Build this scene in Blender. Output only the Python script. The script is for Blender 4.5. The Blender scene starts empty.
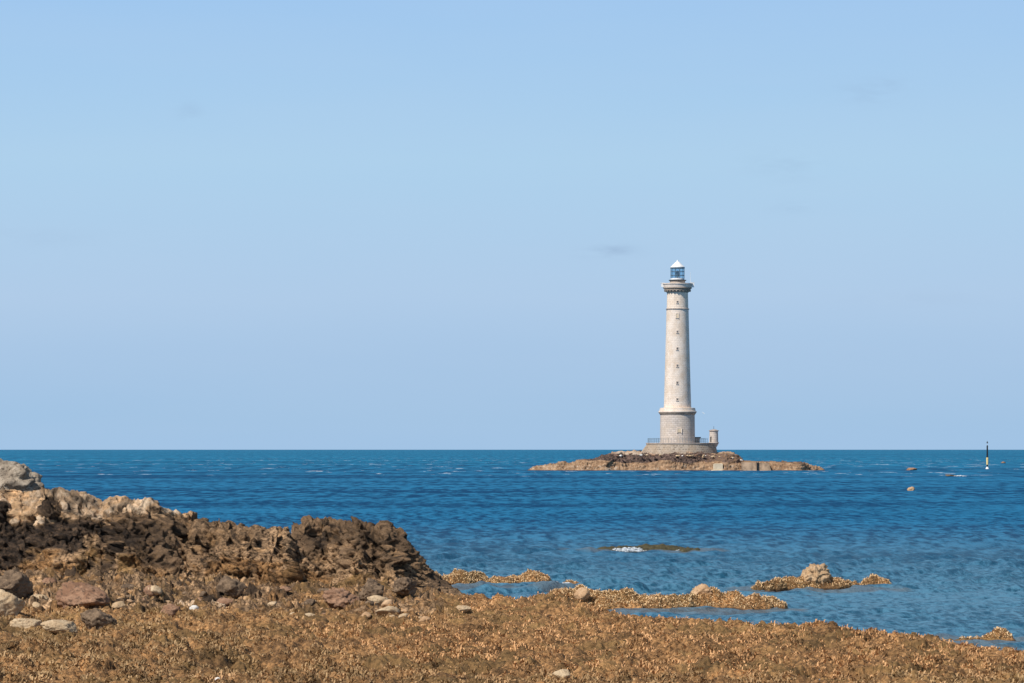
import bpy, math, random
import numpy as np
random.seed(7); RNG = np.random.default_rng(11)
F = 3183.0; HC = 5.2; PYH = 449.5
scene = bpy.context.scene
COL = scene.collection

def wx(px, Y): return (np.asarray(px, float) - 512.0) / F * Y
def wz(py, Y): return HC - (np.asarray(py, float) - PYH) / F * Y

# ------------------------------------------------------------------ noise
def _h(ix, iy, iz, seed):
    with np.errstate(over='ignore'):
        h = (ix.astype(np.uint32) * np.uint32(374761393) + iy.astype(np.uint32) * np.uint32(668265263)
             + iz.astype(np.uint32) * np.uint32(2147483647) + np.uint32((seed * 974634777) & 0xffffffff))
        h = (h ^ (h >> np.uint32(13))) * np.uint32(1274126177)
        h = (h ^ (h >> np.uint32(16))) * np.uint32(2246822519)
        h = h ^ (h >> np.uint32(13))
    return h
def _r(h, k):
    with np.errstate(over='ignore'):
        g = (h + np.uint32((k * 2654435761) & 0xffffffff)) * np.uint32(3266489917)
        g = (g ^ (g >> np.uint32(15))) * np.uint32(668265263)
        g = g ^ (g >> np.uint32(14))
    return g.astype(np.float32) * np.float32(1 / 4294967296.0)
def perlin(x, y, z, seed=0):
    x = np.asarray(x, np.float32); y = np.asarray(y, np.float32); z = np.asarray(z, np.float32)
    x, y, z = np.broadcast_arrays(x, y, z)
    ix = np.floor(x).astype(np.int64); iy = np.floor(y).astype(np.int64); iz = np.floor(z).astype(np.int64)
    fx = x - ix; fy = y - iy; fz = z - iz
    q = lambda t: t * t * t * (t * (t * 6 - 15) + 10)
    u, v, w = q(fx), q(fy), q(fz)
    out = 0
    for i in (0, 1):
        for j in (0, 1):
            for k in (0, 1):
                h = _h(ix + i, iy + j, iz + k, seed)
                g = (_r(h, 1) * 2 - 1) * (fx - i) + (_r(h, 2) * 2 - 1) * (fy - j) + (_r(h, 3) * 2 - 1) * (fz - k)
                out = out + g * (u if i else 1 - u) * (v if j else 1 - v) * (w if k else 1 - w)
    return out * 1.4
def fbm(x, y, z, octs=4, seed=0, gain=0.5, ridge=False):
    a = 1.0; s = 0; fr = 1.0
    for o in range(octs):
        n = perlin(x * fr, y * fr, z * fr, seed + o * 17)
        if ridge: n = 0.5 - np.abs(n) * 1.4
        s = s + a * n; a *= gain; fr *= 2.03
    return s
def blocks(x, y, z, seed=0, tilt=0.6):
    """fractured-rock noise: every cell a tilted plane at its own height; returns (height, crack closeness)"""
    x = np.asarray(x, np.float32); y = np.asarray(y, np.float32); z = np.asarray(z, np.float32)
    x, y, z = np.broadcast_arrays(x, y, z)
    ix = np.floor(x).astype(np.int64); iy = np.floor(y).astype(np.int64); iz = np.floor(z).astype(np.int64)
    f1 = np.full(x.shape, 9., np.float32); f2 = np.full(x.shape, 9., np.float32); val = np.zeros(x.shape, np.float32)
    for i in (-1, 0, 1):
        for j in (-1, 0, 1):
            for k in (-1, 0, 1):
                h = _h(ix + i, iy + j, iz + k, seed)
                dx = x - (ix + i + _r(h, 1)); dy = y - (iy + j + _r(h, 2)); dz = z - (iz + k + _r(h, 3))
                d = dx * dx + dy * dy + dz * dz
                m = d < f1
                f2 = np.where(m, f1, np.minimum(f2, d))
                v = _r(h, 4) - 0.5 + tilt * ((_r(h, 5) * 2 - 1) * dx + (_r(h, 6) * 2 - 1) * dy + (_r(h, 7) * 2 - 1) * dz)
                val = np.where(m, v, val); f1 = np.where(m, d, f1)
    e = np.sqrt(f2) - np.sqrt(f1)
    return val, np.clip(1 - e / 0.16, 0, 1)
def facets(x, y, z, seed=0, tilt=.9, k=1.5, var=.5):
    """continuous broken-rock noise: upper envelope of tilted domes; returns (height about 0, crease 0..1, dome tint)"""
    x = np.asarray(x, np.float32); y = np.asarray(y, np.float32); z = np.asarray(z, np.float32)
    x, y, z = np.broadcast_arrays(x, y, z)
    ix = np.floor(x).astype(np.int64); iy = np.floor(y).astype(np.int64); iz = np.floor(z).astype(np.int64)
    v1 = np.full(x.shape, -9., np.float32); v2 = v1.copy(); tint = np.zeros(x.shape, np.float32)
    for i in (-1, 0, 1):
        for j in (-1, 0, 1):
            for kk in (-1, 0, 1):
                h = _h(ix + i, iy + j, iz + kk, seed)
                dx = x - (ix + i + _r(h, 1)); dy = y - (iy + j + _r(h, 2)); dz = z - (iz + kk + _r(h, 3))
                d = dx * dx + dy * dy + dz * dz
                v = (_r(h, 4) - .5) * var + tilt * ((_r(h, 5) - .5) * dx + (_r(h, 6) - .5) * dy + (_r(h, 7) - .5) * dz) - k * d
                m = v > v1
                v2 = np.where(m, v1, np.maximum(v2, v)); tint = np.where(m, _r(h, 8), tint); v1 = np.where(m, v, v1)
    return v1 + .25, np.clip(1 - (v1 - v2) / .13, 0, 1), tint
def sstep(a, b, t):
    t = np.clip((t - a) / (b - a), 0, 1); return t * t * (3 - 2 * t)

# ------------------------------------------------------------------ mesh helpers
def fast_mesh(name, P, faces, smooth=True, uv=None, attrs=None):
    """P (n,3); faces (m,k) int array of equal-sized faces, or list"""
    me = bpy.data.meshes.new(name)
    P = np.asarray(P, np.float32)
    if isinstance(faces, np.ndarray):
        k = faces.shape[1]; m = faces.shape[0]
        me.vertices.add(len(P)); me.vertices.foreach_set('co', P.ravel())
        me.loops.add(m * k); me.loops.foreach_set('vertex_index', faces.astype(np.int32).ravel())
        me.polygons.add(m); me.polygons.foreach_set('loop_start', np.arange(0, m * k, k, dtype=np.int32))
        me.update(calc_edges=True); me.validate()
    else:
        me.from_pydata([tuple(map(float, p)) for p in P], [], faces); me.update()
    if smooth: me.polygons.foreach_set('use_smooth', np.ones(len(me.polygons), bool))
    if uv is not None:
        l = me.uv_layers.new(name='UVMap')
        vi = np.empty(len(me.loops), np.int32); me.loops.foreach_get('vertex_index', vi)
        l.data.foreach_set('uv', np.asarray(uv, np.float32)[vi].ravel())
    if attrs:
        for n, a in attrs.items():
            at = me.attributes.new(n, 'FLOAT', 'POINT'); at.data.foreach_set('value', np.asarray(a, np.float32).ravel())
    return me
def link(name, me, mat=None, parent=None, loc=None):
    o = bpy.data.objects.new(name, me); COL.objects.link(o)
    if mat is not None and me is not None: me.materials.append(mat)
    if loc is not None: o.location = loc
    if parent is not None: o.parent = parent
    return o
def tag(o, label=None, cat=None, group=None, kind=None):
    if label: o['label'] = label
    if cat: o['category'] = cat
    if group: o['group'] = group
    if kind: o['kind'] = kind
    return o
def empty(name, loc): return link(name, None, loc=loc)
def grid_faces(nr, nc):
    r = np.arange(nr - 1)[:, None]; c = np.arange(nc - 1)[None, :]
    a = (r * nc + c).ravel()
    return np.stack([a, a + 1, a + nc + 1, a + nc], 1)
def grid_normals(X, Y, Z):
    P = np.stack([X, Y, Z], -1)
    du = np.gradient(P, axis=1); dv = np.gradient(P, axis=0)
    n = np.cross(du, dv); n /= np.linalg.norm(n, axis=-1, keepdims=True) + 1e-9
    return n

class MB:                                     # collects boxes, tubes, lathes into ONE mesh
    def __init__(s): s.v = []; s.f = []; s.uv = []
    def add(s, vs, fs, uv=None):
        o = len(s.v); s.v += [tuple(v) for v in vs]; s.f += [tuple(i + o for i in f) for f in fs]
        s.uv += list(uv) if uv is not None else [(v[0], v[2]) for v in vs]
    def box(s, c, d, rz=0):
        vs = []
        for sx in (-.5, .5):
            for sy in (-.5, .5):
                for sz in (-.5, .5):
                    x, y = sx * d[0], sy * d[1]
                    vs.append((c[0] + x * math.cos(rz) - y * math.sin(rz), c[1] + x * math.sin(rz) + y * math.cos(rz), c[2] + sz * d[2]))
        s.add(vs, [(0, 1, 3, 2), (4, 6, 7, 5), (0, 4, 5, 1), (2, 3, 7, 6), (0, 2, 6, 4), (1, 5, 7, 3)])
    def lathe(s, prof, n=64, c=(0, 0, 0), a0=0, a1=2 * math.pi, stretch=(1, 1)):
        full = abs(a1 - a0 - 2 * math.pi) < 1e-6; m = n + 1
        vs = []; uv = []; L = 0
        for i, (r, z) in enumerate(prof):
            if i: L += math.hypot(r - prof[i - 1][0], z - prof[i - 1][1])
            for k in range(m):
                a = a0 + (a1 - a0) * k / n
                vs.append((c[0] + r * stretch[0] * math.sin(a), c[1] - r * stretch[1] * math.cos(a), c[2] + z))
                uv.append((a * max(p[0] for p in prof), L if abs(prof[0][1] - prof[-1][1]) < .01 else z))
        fs = []
        for i in range(len(prof) - 1):
            for k in range(n):
                q = i * m + k; fs.append((q, q + 1, q + m + 1, q + m))
        s.add(vs, fs, uv)
    def tube(s, p, q, r0, r1=None, n=8):
        r1 = r0 if r1 is None else r1
        p = np.array(p, float); q = np.array(q, float); d = q - p; d /= np.linalg.norm(d)
        a = np.cross(d, (0, 0, 1) if abs(d[2]) < .9 else (1, 0, 0)); a /= np.linalg.norm(a); b = np.cross(d, a)
        vs = []
        for c, r in ((p, r0), (q, r1)):
            for k in range(n):
                t = 2 * math.pi * k / n; vs.append(tuple(c + r * (math.cos(t) * a + math.sin(t) * b)))
        fs = [(k, (k + 1) % n, n + (k + 1) % n, n + k) for k in range(n)] + [tuple(range(n))[::-1], tuple(range(n, 2 * n))]
        s.add(vs, fs)
    def build(s, name, mat, parent=None, loc=None, smooth=False):
        me = fast_mesh(name, s.v, s.f, smooth, s.uv)
        if smooth:
            me.set_sharp_from_angle(angle=math.radians(35))
        return link(name, me, mat, parent, loc)

# ------------------------------------------------------------------ node helpers
def new_mat(name):
    m = bpy.data.materials.new(name); m.use_nodes = True
    nt = m.node_tree; nt.nodes.clear(); out = nt.nodes.new('ShaderNodeOutputMaterial')
    return m, nt, out
class N:
    def __init__(s, nt): s.nt = nt
    def node(s, t, **kw):
        n = s.nt.nodes.new(t)
        for k, v in kw.items():
            if hasattr(n, k) and not k.startswith('i_'): setattr(n, k, v)
        return n
    def put(s, sock, v):
        if hasattr(v, 'is_output') or isinstance(v, bpy.types.NodeSocket): s.nt.links.new(v, sock)
        elif isinstance(v, (tuple, list)) and len(v) == 3 and sock.type == 'RGBA': sock.default_value = (*v, 1)
        else: sock.default_value = v
    def math(s, op, a, b=0.0, clamp=False):
        n = s.nt.nodes.new('ShaderNodeMath'); n.operation = op; n.use_clamp = clamp
        s.put(n.inputs[0], a); s.put(n.inputs[1], b); return n.outputs[0]
    def mix(s, f, a, b, mode='MIX'):
        n = s.nt.nodes.new('ShaderNodeMix'); n.data_type = 'RGBA'; n.blend_type = mode; n.clamp_factor = True
        s.put(n.inputs[0], f); s.put(n.inputs[6], a); s.put(n.inputs[7], b); return n.outputs[2]
    def noise(s, vec, scale, detail=4, rough=.55, dist=0.0):
        n = s.nt.nodes.new('ShaderNodeTexNoise'); s.put(n.inputs['Vector'], vec)
        n.inputs['Scale'].default_value = scale; n.inputs['Detail'].default_value = detail
        n.inputs['Roughness'].default_value = rough; n.inputs['Distortion'].default_value = dist
        return n.outputs[0]
    def ramp(s, f, a, b, clamp=True):
        n = s.nt.nodes.new('ShaderNodeMapRange'); n.interpolation_type = 'SMOOTHSTEP'
        s.put(n.inputs[0], f); s.put(n.inputs[1], a); s.put(n.inputs[2], b); return n.outputs[0]
    def pos(s): return s.nt.nodes.new('ShaderNodeNewGeometry').outputs['Position']
    def scale(s, v, k):
        n = s.nt.nodes.new('ShaderNodeVectorMath'); n.operation = 'MULTIPLY'; s.put(n.inputs[0], v); n.inputs[1].default_value = k; return n.outputs[0]
    def attr(s, name):
        n = s.nt.nodes.new('ShaderNodeAttribute'); n.attribute_name = name; return n.outputs['Fac']
    def bump(s, h, strength=.5, dist=.02):
        n = s.nt.nodes.new('ShaderNodeBump'); s.put(n.inputs['Height'], h); n.inputs['Strength'].default_value = strength
        n.inputs['Distance'].default_value = dist; return n.outputs[0]
    def bsdf(s, out, col, rough=.85, normal=None, spec=.3, metal=0):
        n = s.nt.nodes.new('ShaderNodeBsdfPrincipled'); s.put(n.inputs['Base Color'], col); s.put(n.inputs['Roughness'], rough)
        n.inputs['Specular IOR Level'].default_value = spec; n.inputs['Metallic'].default_value = metal
        if normal is not None: s.put(n.inputs['Normal'], normal)
        s.nt.links.new(n.outputs[0], out.inputs[0]); return n

# ---- shore rock: colours driven by masks + noise
def mat_rock():
    m, nt, out = new_mat('shore_rock'); n = N(nt); P = n.pos()
    n1 = n.noise(P, 1.1, 6, .65); n2 = n.noise(P, 9, 7, .72); n3 = n.noise(P, 28, 5, .7); n4 = n.noise(P, .45, 3, .5)
    brown = n.mix(n.ramp(n2, .38, .60), (.12, .078, .046), (.60, .41, .25))
    brown = n.mix(n.math('MULTIPLY', n.ramp(n1, .5, .68), .65), brown, (.40, .25, .125))
    dark = n.mix(n.ramp(n2, .4, .66), (.030, .024, .020), (.15, .10, .066))
    pale = n.mix(n.ramp(n1, .4, .62), (.72, .49, .29), (.70, .58, .45))
    pale = n.mix(n.ramp(n2, .52, .66), pale, (.50, .31, .17))
    pale = n.mix(n.math('MULTIPLY', n.ramp(n3, .56, .66), .7), pale, (.22, .17, .13))
    weed = n.mix(n.ramp(n2, .36, .62), (.14, .080, .036), (.52, .30, .135))
    weed = n.mix(n.math('MULTIPLY', n.ramp(n4, .45, .6), .5), weed, (.20, .145, .06))
    c = n.mix(n.ramp(n.math('ADD', n.attr('weed'), n.math('MULTIPLY', n.math('SUBTRACT', n1, .5), 1.4)), .35, .65), brown, weed)
    c = n.mix(n.ramp(n.math('ADD', n.attr('pale'), n.math('MULTIPLY', n.math('SUBTRACT', n2, .5), 1.6)), .4, .6), c, pale)
    c = n.mix(n.ramp(n.math('ADD', n.attr('dark'), n.math('MULTIPLY', n.math('SUBTRACT', n2, .5), 1.5)), .35, .7), c, dark)
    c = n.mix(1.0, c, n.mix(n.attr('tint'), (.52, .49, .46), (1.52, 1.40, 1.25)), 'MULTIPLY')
    c = n.mix(n.math('MULTIPLY', n.attr('crev_shade'), .9), c, (.014, .010, .008))  # shade in the crevices mixed into the rock colour
    b = n.math('ADD', n.math('MULTIPLY', n2, .5), n.math('MULTIPLY', n3, .5))
    n.bsdf(out, c, .85, n.bump(b, 1.0, .12), .25)
    return m
def mat_boulder(name, a, b, c3, s=1.0):
    m, nt, out = new_mat(name); n = N(nt); P = n.pos()
    n1 = n.noise(P, 3 * s, 5, .6); n2 = n.noise(P, 14 * s, 6, .7); n3 = n.noise(P, 50 * s, 3, .7)
    c = n.mix(n.ramp(n1, .38, .62), a, b); c = n.mix(n.ramp(n2, .5, .66), c, c3)
    n.bsdf(out, c, .85, n.bump(n.math('ADD', n2, n.math('MULTIPLY', n3, .4)), .8, .04), .25)
    return m
def mat_plain(name, col, rough=.6, var=.15, sc=4, metal=0, spec=.4):
    m, nt, out = new_mat(name); n = N(nt); P = n.pos()
    t = n.noise(P, sc, 4, .6)
    c = n.mix(n.ramp(t, .35, .65), tuple(x * (1 - var) for x in col), tuple(min(1, x * (1 + var)) for x in col))
    n.bsdf(out, c, rough, n.bump(t, .2, .01), spec, metal); return m
def mat_stone(name, c1, c2, c3, bw=.9, bh=.42, mortar=.03, mcol=(.3, .27, .24), stain=.35):
    m, nt, out = new_mat(name); n = N(nt); P = n.pos()
    tc = nt.nodes.new('ShaderNodeUVMap'); tc.uv_map = 'UVMap'
    br = nt.nodes.new('ShaderNodeTexBrick'); nt.links.new(tc.outputs[0], br.inputs['Vector'])
    br.inputs['Color1'].default_value = (*c1, 1); br.inputs['Color2'].default_value = (*c2, 1); br.inputs['Mortar'].default_value = (*mcol, 1)
    br.inputs['Scale'].default_value = 1; br.inputs['Brick Width'].default_value = bw; br.inputs['Row Height'].default_value = bh
    br.inputs['Mortar Size'].default_value = mortar; br.inputs['Mortar Smooth'].default_value = .3
    n1 = n.noise(P, .55, 5, .65); n2 = n.noise(n.scale(P, (1.6, 1.6, .22)), 1, 5, .6); n3 = n.noise(P, 4, 4, .6)
    c = n.mix(n.math('MULTIPLY', n.ramp(n1, .4, .66), .6), br.outputs[0], c3)
    c = n.mix(n.math('MULTIPLY', n.ramp(n2, .5, .72), stain), c, tuple(x * .5 for x in c3))
    c = n.mix(n.math('MULTIPLY', n.ramp(n3, .5, .7), .25), c, tuple(x * .6 for x in c3))
    h = n.math('SUBTRACT', n.math('MULTIPLY', n3, .4), br.outputs['Fac'])
    n.bsdf(out, c, .85, n.bump(h, .5, .05), .2); return m

M = {}
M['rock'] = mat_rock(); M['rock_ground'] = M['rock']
M['tower'] = mat_stone('tower_stone', (.87, .74, .62), (.79, .67, .565), (.66, .50, .36), .95, .45, .015, (.66, .57, .50), .22)
M['drum'] = mat_stone('pedestal_stone', (.70, .61, .54), (.55, .475, .42), (.60, .49, .385), 1.1, .5, .045, (.42, .36, .31), .3)
M['terrace'] = mat_stone('terrace_stone', (.46, .38, .31), (.24, .195, .16), (.42, .31, .21), .8, .45, .07, (.54, .45, .35), .5)
M['trim'] = mat_plain('grey_trim_stone', (.38, .32, .28), .85, .2, 1.5)
M['shade'] = mat_plain('shaded_underside_stone', (.34, .27, .21), .9, .25, 2)  # darker stone colour carries the shadow under gallery and cornice
M['parapet'] = mat_plain('pale_parapet_stone', (.72, .60, .50), .85, .12, 1)
M['white'] = mat_plain('white_paint', (.82, .81, .79), .6, .05, 1)
M['rust'] = mat_plain('dark_metal', (.06, .07, .075), .5, .2, 3, .3)
M['slate'] = mat_plain('blue_grey_metal', (.13, .18, .21), .5, .2, 3)
M['black'] = mat_plain('black_paint', (.012, .014, .016), .5, .2, 3)
M['yellow'] = mat_plain('yellow_paint', (.80, .60, .26), .5, .1, 3)
M['concrete'] = mat_plain('weathered_concrete', (.36, .25, .165), .9, .4, .45)
M['pale_concrete'] = mat_plain('pale_concrete', (.66, .53, .37), .9, .12, 1)
M['pane'] = mat_plain('dark_pane', (.06, .06, .06), .3, .1, 1)
def mat_glass():
    m, nt, out = new_mat('lantern_glass'); n = N(nt)
    t = nt.nodes.new('ShaderNodeBsdfTransparent'); t.inputs[0].default_value = (.62, .80, .90, 1)
    g = nt.nodes.new('ShaderNodeBsdfGlossy'); g.inputs['Roughness'].default_value = .05; g.inputs[0].default_value = (.7, .85, .95, 1)
    mx = nt.nodes.new('ShaderNodeMixShader'); mx.inputs[0].default_value = .16
    nt.links.new(t.outputs[0], mx.inputs[1]); nt.links.new(g.outputs[0], mx.inputs[2]); nt.links.new(mx.outputs[0], out.inputs[0]); return m
M['glass'] = mat_glass()
M['lens'] = mat_plain('lens_glass', (.10, .17, .19), .15, .2, 6, 0, .8)

def mat_water():
    m, nt, out = new_mat('sea_water'); n = N(nt); P = n.pos()
    sep = nt.nodes.new('ShaderNodeSeparateXYZ'); nt.links.new(P, sep.inputs[0]); Yc = sep.outputs[1]
    zs = [(n.noise(n.scale(P, sc), 1, dt, .62)) for sc, dt in (((3.2, 1.7, 1), 5), ((1.1, .34, 1), 5), ((.60, .100, 1), 5), ((.22, .024, 1), 5))]
    k1 = n.ramp(Yc, 110.0, 190.0); k2 = n.ramp(Yc, 210.0, 380.0); k3 = n.ramp(Yc, 450.0, 900.0)
    def lerp(p, q, k): return n.math('ADD', p, n.math('MULTIPLY', n.math('SUBTRACT', q, p), k))
    a = lerp(lerp(lerp(zs[0], zs[1], k1), zs[2], k2), zs[3], k3)
    b = n.noise(n.scale(P, (.0035, .014, 1)), 1, 4, .6)        # wind patches
    c2 = n.noise(n.scale(P, (.05, .05, 1)), 1, 3, .55)
    s = n.math('ADD', n.math('MULTIPLY', a, .58), n.math('ADD', n.math('MULTIPLY', b, .26), n.math('MULTIPLY', c2, .16)))
    deep = n.mix(n.ramp(s, .43, .57), (.0015, .050, .135), (.018, .175, .345))
    far = n.mix(n.ramp(s, .43, .57), (.003, .078, .178), (.016, .205, .370))
    near = n.mix(n.ramp(s, .44, .57), (.022, .095, .150), (.105, .245, .340))
    c = n.mix(n.ramp(Yc, 500.0, 1500.0), deep, far)
    c = n.mix(n.math('MULTIPLY', n.ramp(Yc, 230.0, 110.0), .75), c, near)
    sh = n.math('ADD', n.attr('shallow'), n.math('MULTIPLY', n.math('SUBTRACT', n.noise(P, .6, 4, .6), .5), .9))
    c = n.mix(n.math('MULTIPLY', n.ramp(sh, .3, .8), .55), c, (.16, .155, .14))
    # whitecaps in the tidal race behind the islet
    w = n.noise(n.scale(P, (.16, .035, 1)), 1, 5, .7)
    zone = n.math('MULTIPLY', n.ramp(Yc, 560.0, 700.0), n.ramp(Yc, 2600.0, 1300.0))
    cap = n.math('MULTIPLY', n.ramp(n.math('ADD', w, n.math('MULTIPLY', n.math('SUBTRACT', b, .5), .25)), .625, .66), zone)
    bp = n.math('ADD', n.noise(n.scale(P, (1.2, .8, 1)), 1.6, 6, .65), n.math('MULTIPLY', n.noise(n.scale(P, (1, .6, 1)), 9, 3, .6), .25))
    nor = n.bump(bp, .55, .35)
    d = nt.nodes.new('ShaderNodeBsdfDiffuse'); n.put(d.inputs[0], c); n.put(d.inputs['Normal'], nor)
    g = nt.nodes.new('ShaderNodeBsdfGlossy'); g.inputs['Roughness'].default_value = .16; n.put(g.inputs['Normal'], nor)
    lw = nt.nodes.new('ShaderNodeFresnel'); lw.inputs[0].default_value = 1.33; n.put(lw.inputs['Normal'], nor)
    near_f = n.ramp(Yc, 260.0, 90.0)
    gf = n.math('MULTIPLY', lw.outputs[0], n.math('ADD', .12, n.math('MULTIPLY', near_f, .40)))
    mx = nt.nodes.new('ShaderNodeMixShader'); n.put(mx.inputs[0], gf)
    nt.links.new(d.outputs[0], mx.inputs[1]); nt.links.new(g.outputs[0], mx.inputs[2])
    fo = nt.nodes.new('ShaderNodeBsdfDiffuse'); fo.inputs[0].default_value = (.75, .78, .8, 1)
    m2 = nt.nodes.new('ShaderNodeMixShader'); n.put(m2.inputs[0], n.math('MULTIPLY', cap, .8))
    nt.links.new(mx.outputs[0], m2.inputs[1]); nt.links.new(fo.outputs[0], m2.inputs[2])
    nt.links.new(m2.outputs[0], out.inputs[0]); return m
M['water'] = mat_water()
def mat_weed():
    m, nt, out = new_mat('seaweed_fronds'); n = N(nt); P = n.pos(); r = n.attr('tint')
    n1 = n.noise(n.scale(P, (.30, .16, 1)), 1, 4, .6); n2 = n.noise(n.scale(P, (1.1, .35, 1)), 1, 5, .65)
    gold = n.mix(r, (.38, .19, .075), (.84, .485, .23)); olive = n.mix(r, (.20, .125, .055), (.58, .375, .185))
    c = n.mix(n.ramp(n.math('ADD', n.attr('gold'), n.math('MULTIPLY', n.math('SUBTRACT', n1, .5), 1.6)), .3, .7), olive, gold)
    c = n.mix(n.math('MULTIPLY', n.ramp(n2, .53, .62), .68), c, (.12, .072, .032))
    c = n.mix(n.math('MULTIPLY', n.ramp(n.attr('gold'), .93, .99), .7), c, (.74, .55, .31))
    n4 = n.noise(P, 6, 3, .6); c = n.mix(n.math('MULTIPLY', n.ramp(n4, .50, .70), .35), c, (.12, .07, .035))
    c = n.mix(n.math('MULTIPLY', n.ramp(n2, .44, .34), .5), c, (.68, .39, .19))
    n.bsdf(out, c, .7, None, .25); return m
M['weed'] = mat_weed()
M['foam'] = mat_plain('sea_foam', (.70, .74, .77), .8, .08, 3)
M['b_brown'] = mat_boulder('reddish_brown_rock', (.27, .145, .085), (.38, .225, .14), (.12, .075, .05))
M['b_tan'] = mat_boulder('tan_rock', (.52, .37, .22), (.62, .47, .30), (.33, .22, .13))
M['b_grey'] = mat_boulder('grey_rock', (.25, .20, .15), (.43, .36, .275), (.09, .07, .052))
M['b_dark'] = mat_boulder('dark_rock', (.11, .074, .048), (.22, .15, .095), (.30, .205, .125))
M['b_white'] = mat_boulder('white_stone', (.70, .66, .60), (.80, .77, .72), (.6, .55, .48))
M['b_sand'] = mat_boulder('sandy_rock', (.46, .30, .165), (.56, .39, .235), (.26, .16, .09))
M['b_orange'] = mat_boulder('orange_tan_rock', (.50, .31, .17), (.60, .41, .25), (.30, .18, .09))

# ------------------------------------------------------------------ shoreline design (columns px, depth Y)
EDGE = np.array([(-200, 119), (430, 114), (436, 111), (450, 107), (475, 104.5), (520, 104), (545, 106), (575, 104), (600, 99.5), (640, 97.5), (680, 95.8), (720, 94.6),
                 (760, 93), (820, 92), (880, 90), (930, 86.5), (980, 83), (1024, 81), (1100, 78), (1250, 74)], float)
def ground_h(PX, Y):
    X = wx(PX, Y)
    e = np.interp(PX, EDGE[:, 0], EDGE[:, 1]) + fbm(X * .5, Y * .5, 0, 3, 5) * 1.6
    t = (e - Y)
    left = sstep(470, 100, PX)
    plateau = .30 + .34 * left - .06 * sstep(600, 900, PX) + .10 * fbm(X * .22, Y * .22, 0, 3, 3)
    z = np.where(t > 0, np.minimum(t * .30, plateau) * 1.0, t * .22)
    k = sstep(0, 2.5 + 4.5 * sstep(540, 620, PX), t); z = np.where(t > 0, plateau * k + .02, np.maximum(t * .3, -1.2))
    z = z + sstep(96, 103, Y) * left * .35
    z = z - .55 * sstep(66, 62, Y) * 0
    for (cx, cy, rx, ry, dp) in POOLS:
        xx = wx(cx, cy); d = ((X - xx) / rx) ** 2 + ((Y - cy) / ry) ** 2
        z = z - dp * np.exp(-d * 1.2) * (1 + .6 * perlin(X * 3, Y * 1.5, 0, 8))
    return z
def pyY(py, z=0.0): return (HC - z) * F / (py - PYH)
POOLS = [(240, pyY(677, .3), .9, .9, .5), (845, pyY(667, .2), .8, .9, .45), (970, pyY(679, .2), .45, .8, .45), (828, pyY(680, .2), .9, .9, .42), (700, pyY(681, .2), 1.0, .9, .42)]
def reef_disp(X, Y, amp=1.0, seed=20):
    w = fbm(X * 1.1, Y * .9, 0, 2, seed + 8) * .4
    b1, c1, t1 = facets(X * 1.1 + w, Y * .7, 0 * X, seed, 1.6, 1.1, .7)
    b2, c2, t2 = facets(X * 3.4 + w, Y * 2.1, 0 * X, seed + 1, 2.4, 1.0, .8)
    b3, c3, t3 = facets(X * 9.0, Y * 6, 0 * X, seed + 2, 2.4, 1.0, .8)
    d = b1 * .30 + b2 * .22 + b3 * .11 + fbm(X * 6, Y * 5, 0, 4, seed + 3, .6) * .06
    crev_shade = np.clip(c2 ** 2 * .55 + c3 ** 2 * .35 + np.clip(-b2 - .1, 0, 1) * 1.0, 0, 1)  # mask for shade painted into creases and hollows
    global TINT
    TINT = t1 * .45 + t2 * .55
    return (d - .10) * amp, crev_shade
def patch(name, PXs, Ys, fn, mat=None, smooth=True):
    PX, Y = np.meshgrid(np.asarray(PXs, float), np.asarray(Ys, float)); X = wx(PX, Y)
    P, at = fn(PX, X, Y)
    me = fast_mesh(name, P.reshape(-1, 3), grid_faces(*PX.shape), smooth, None, {k: v for k, v in at.items()})
    return link(name, me, mat or M['rock'])
def recenter(o):
    me = o.data; n = len(me.vertices); a = np.empty(n * 3, np.float32); me.vertices.foreach_get('co', a); a = a.reshape(-1, 3)
    c = np.array([(a[:, 0].min() + a[:, 0].max()) / 2, (a[:, 1].min() + a[:, 1].max()) / 2, max(a[:, 2].min(), 0)], np.float32)
    me.vertices.foreach_set('co', (a - c).ravel()); me.update(); o.location = [float(v) for v in c]
    return o

# ground sheet
GPX = np.arange(-160, 1190, 1.35); GY = np.concatenate([np.arange(30, 58, .8), np.arange(58, 100, .075), np.arange(100, 125, .14)])
PXg, Yg = np.meshgrid(GPX, GY); Xg = wx(PXg, Yg)
Zg = ground_h(PXg, Yg)
stony = sstep(430, 250, PXg) * sstep(86, 90, Yg) + sstep(60, 30, np.abs(PXg - 400)) * sstep(90, 93, Yg)
stony = np.clip(stony, 0, 1)
dg, cg = reef_disp(Xg, Yg)
bS, cS, tS = facets(Xg * 1.0, Yg * .6, 0 * Xg, 77, 1.6, 1.2, .8)
bS2, cS2, tS2 = facets(Xg * 2.4, Yg * 1.6, 0 * Xg, 78, 3.0, 1.0, .8)
gS, kS = blocks(Xg * 2.2, Yg * 1.6, 0 * Xg, 79, 1.6); gS2, kS2 = blocks(Xg * 6.0, Yg * 4.0, 0 * Xg, 80, 1.6)
TINTG = TINT.copy()
dgs = bS * .30 + bS2 * .14 + gS * .20 + gS2 * .10 + dg * .55 - .05; cS2 = np.maximum(cS2, kS)
for (cy_, x0_, x1_, hh) in ((67.6, 3.2, 8.2, .16), (70.5, 5.5, 11.5, .13), (73.8, 2.0, 6.0, .10), (69.0, -6, -2.5, .12), (78.0, 8.0, 13.0, .09)):
    yy_ = cy_ + fbm(Xg * .5, 0 * Xg, cy_ + 0 * Xg, 3, 97) * 1.2; mm_ = sstep(x0_, x0_ + 1, Xg) * sstep(x1_, x1_ - 1, Xg)
    Zg = Zg - hh * mm_ * sstep(1.6, 0, yy_ - Yg) * (Yg < yy_)
edge_k = .35 + .65 * sstep(.05, .30, Zg)
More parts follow.
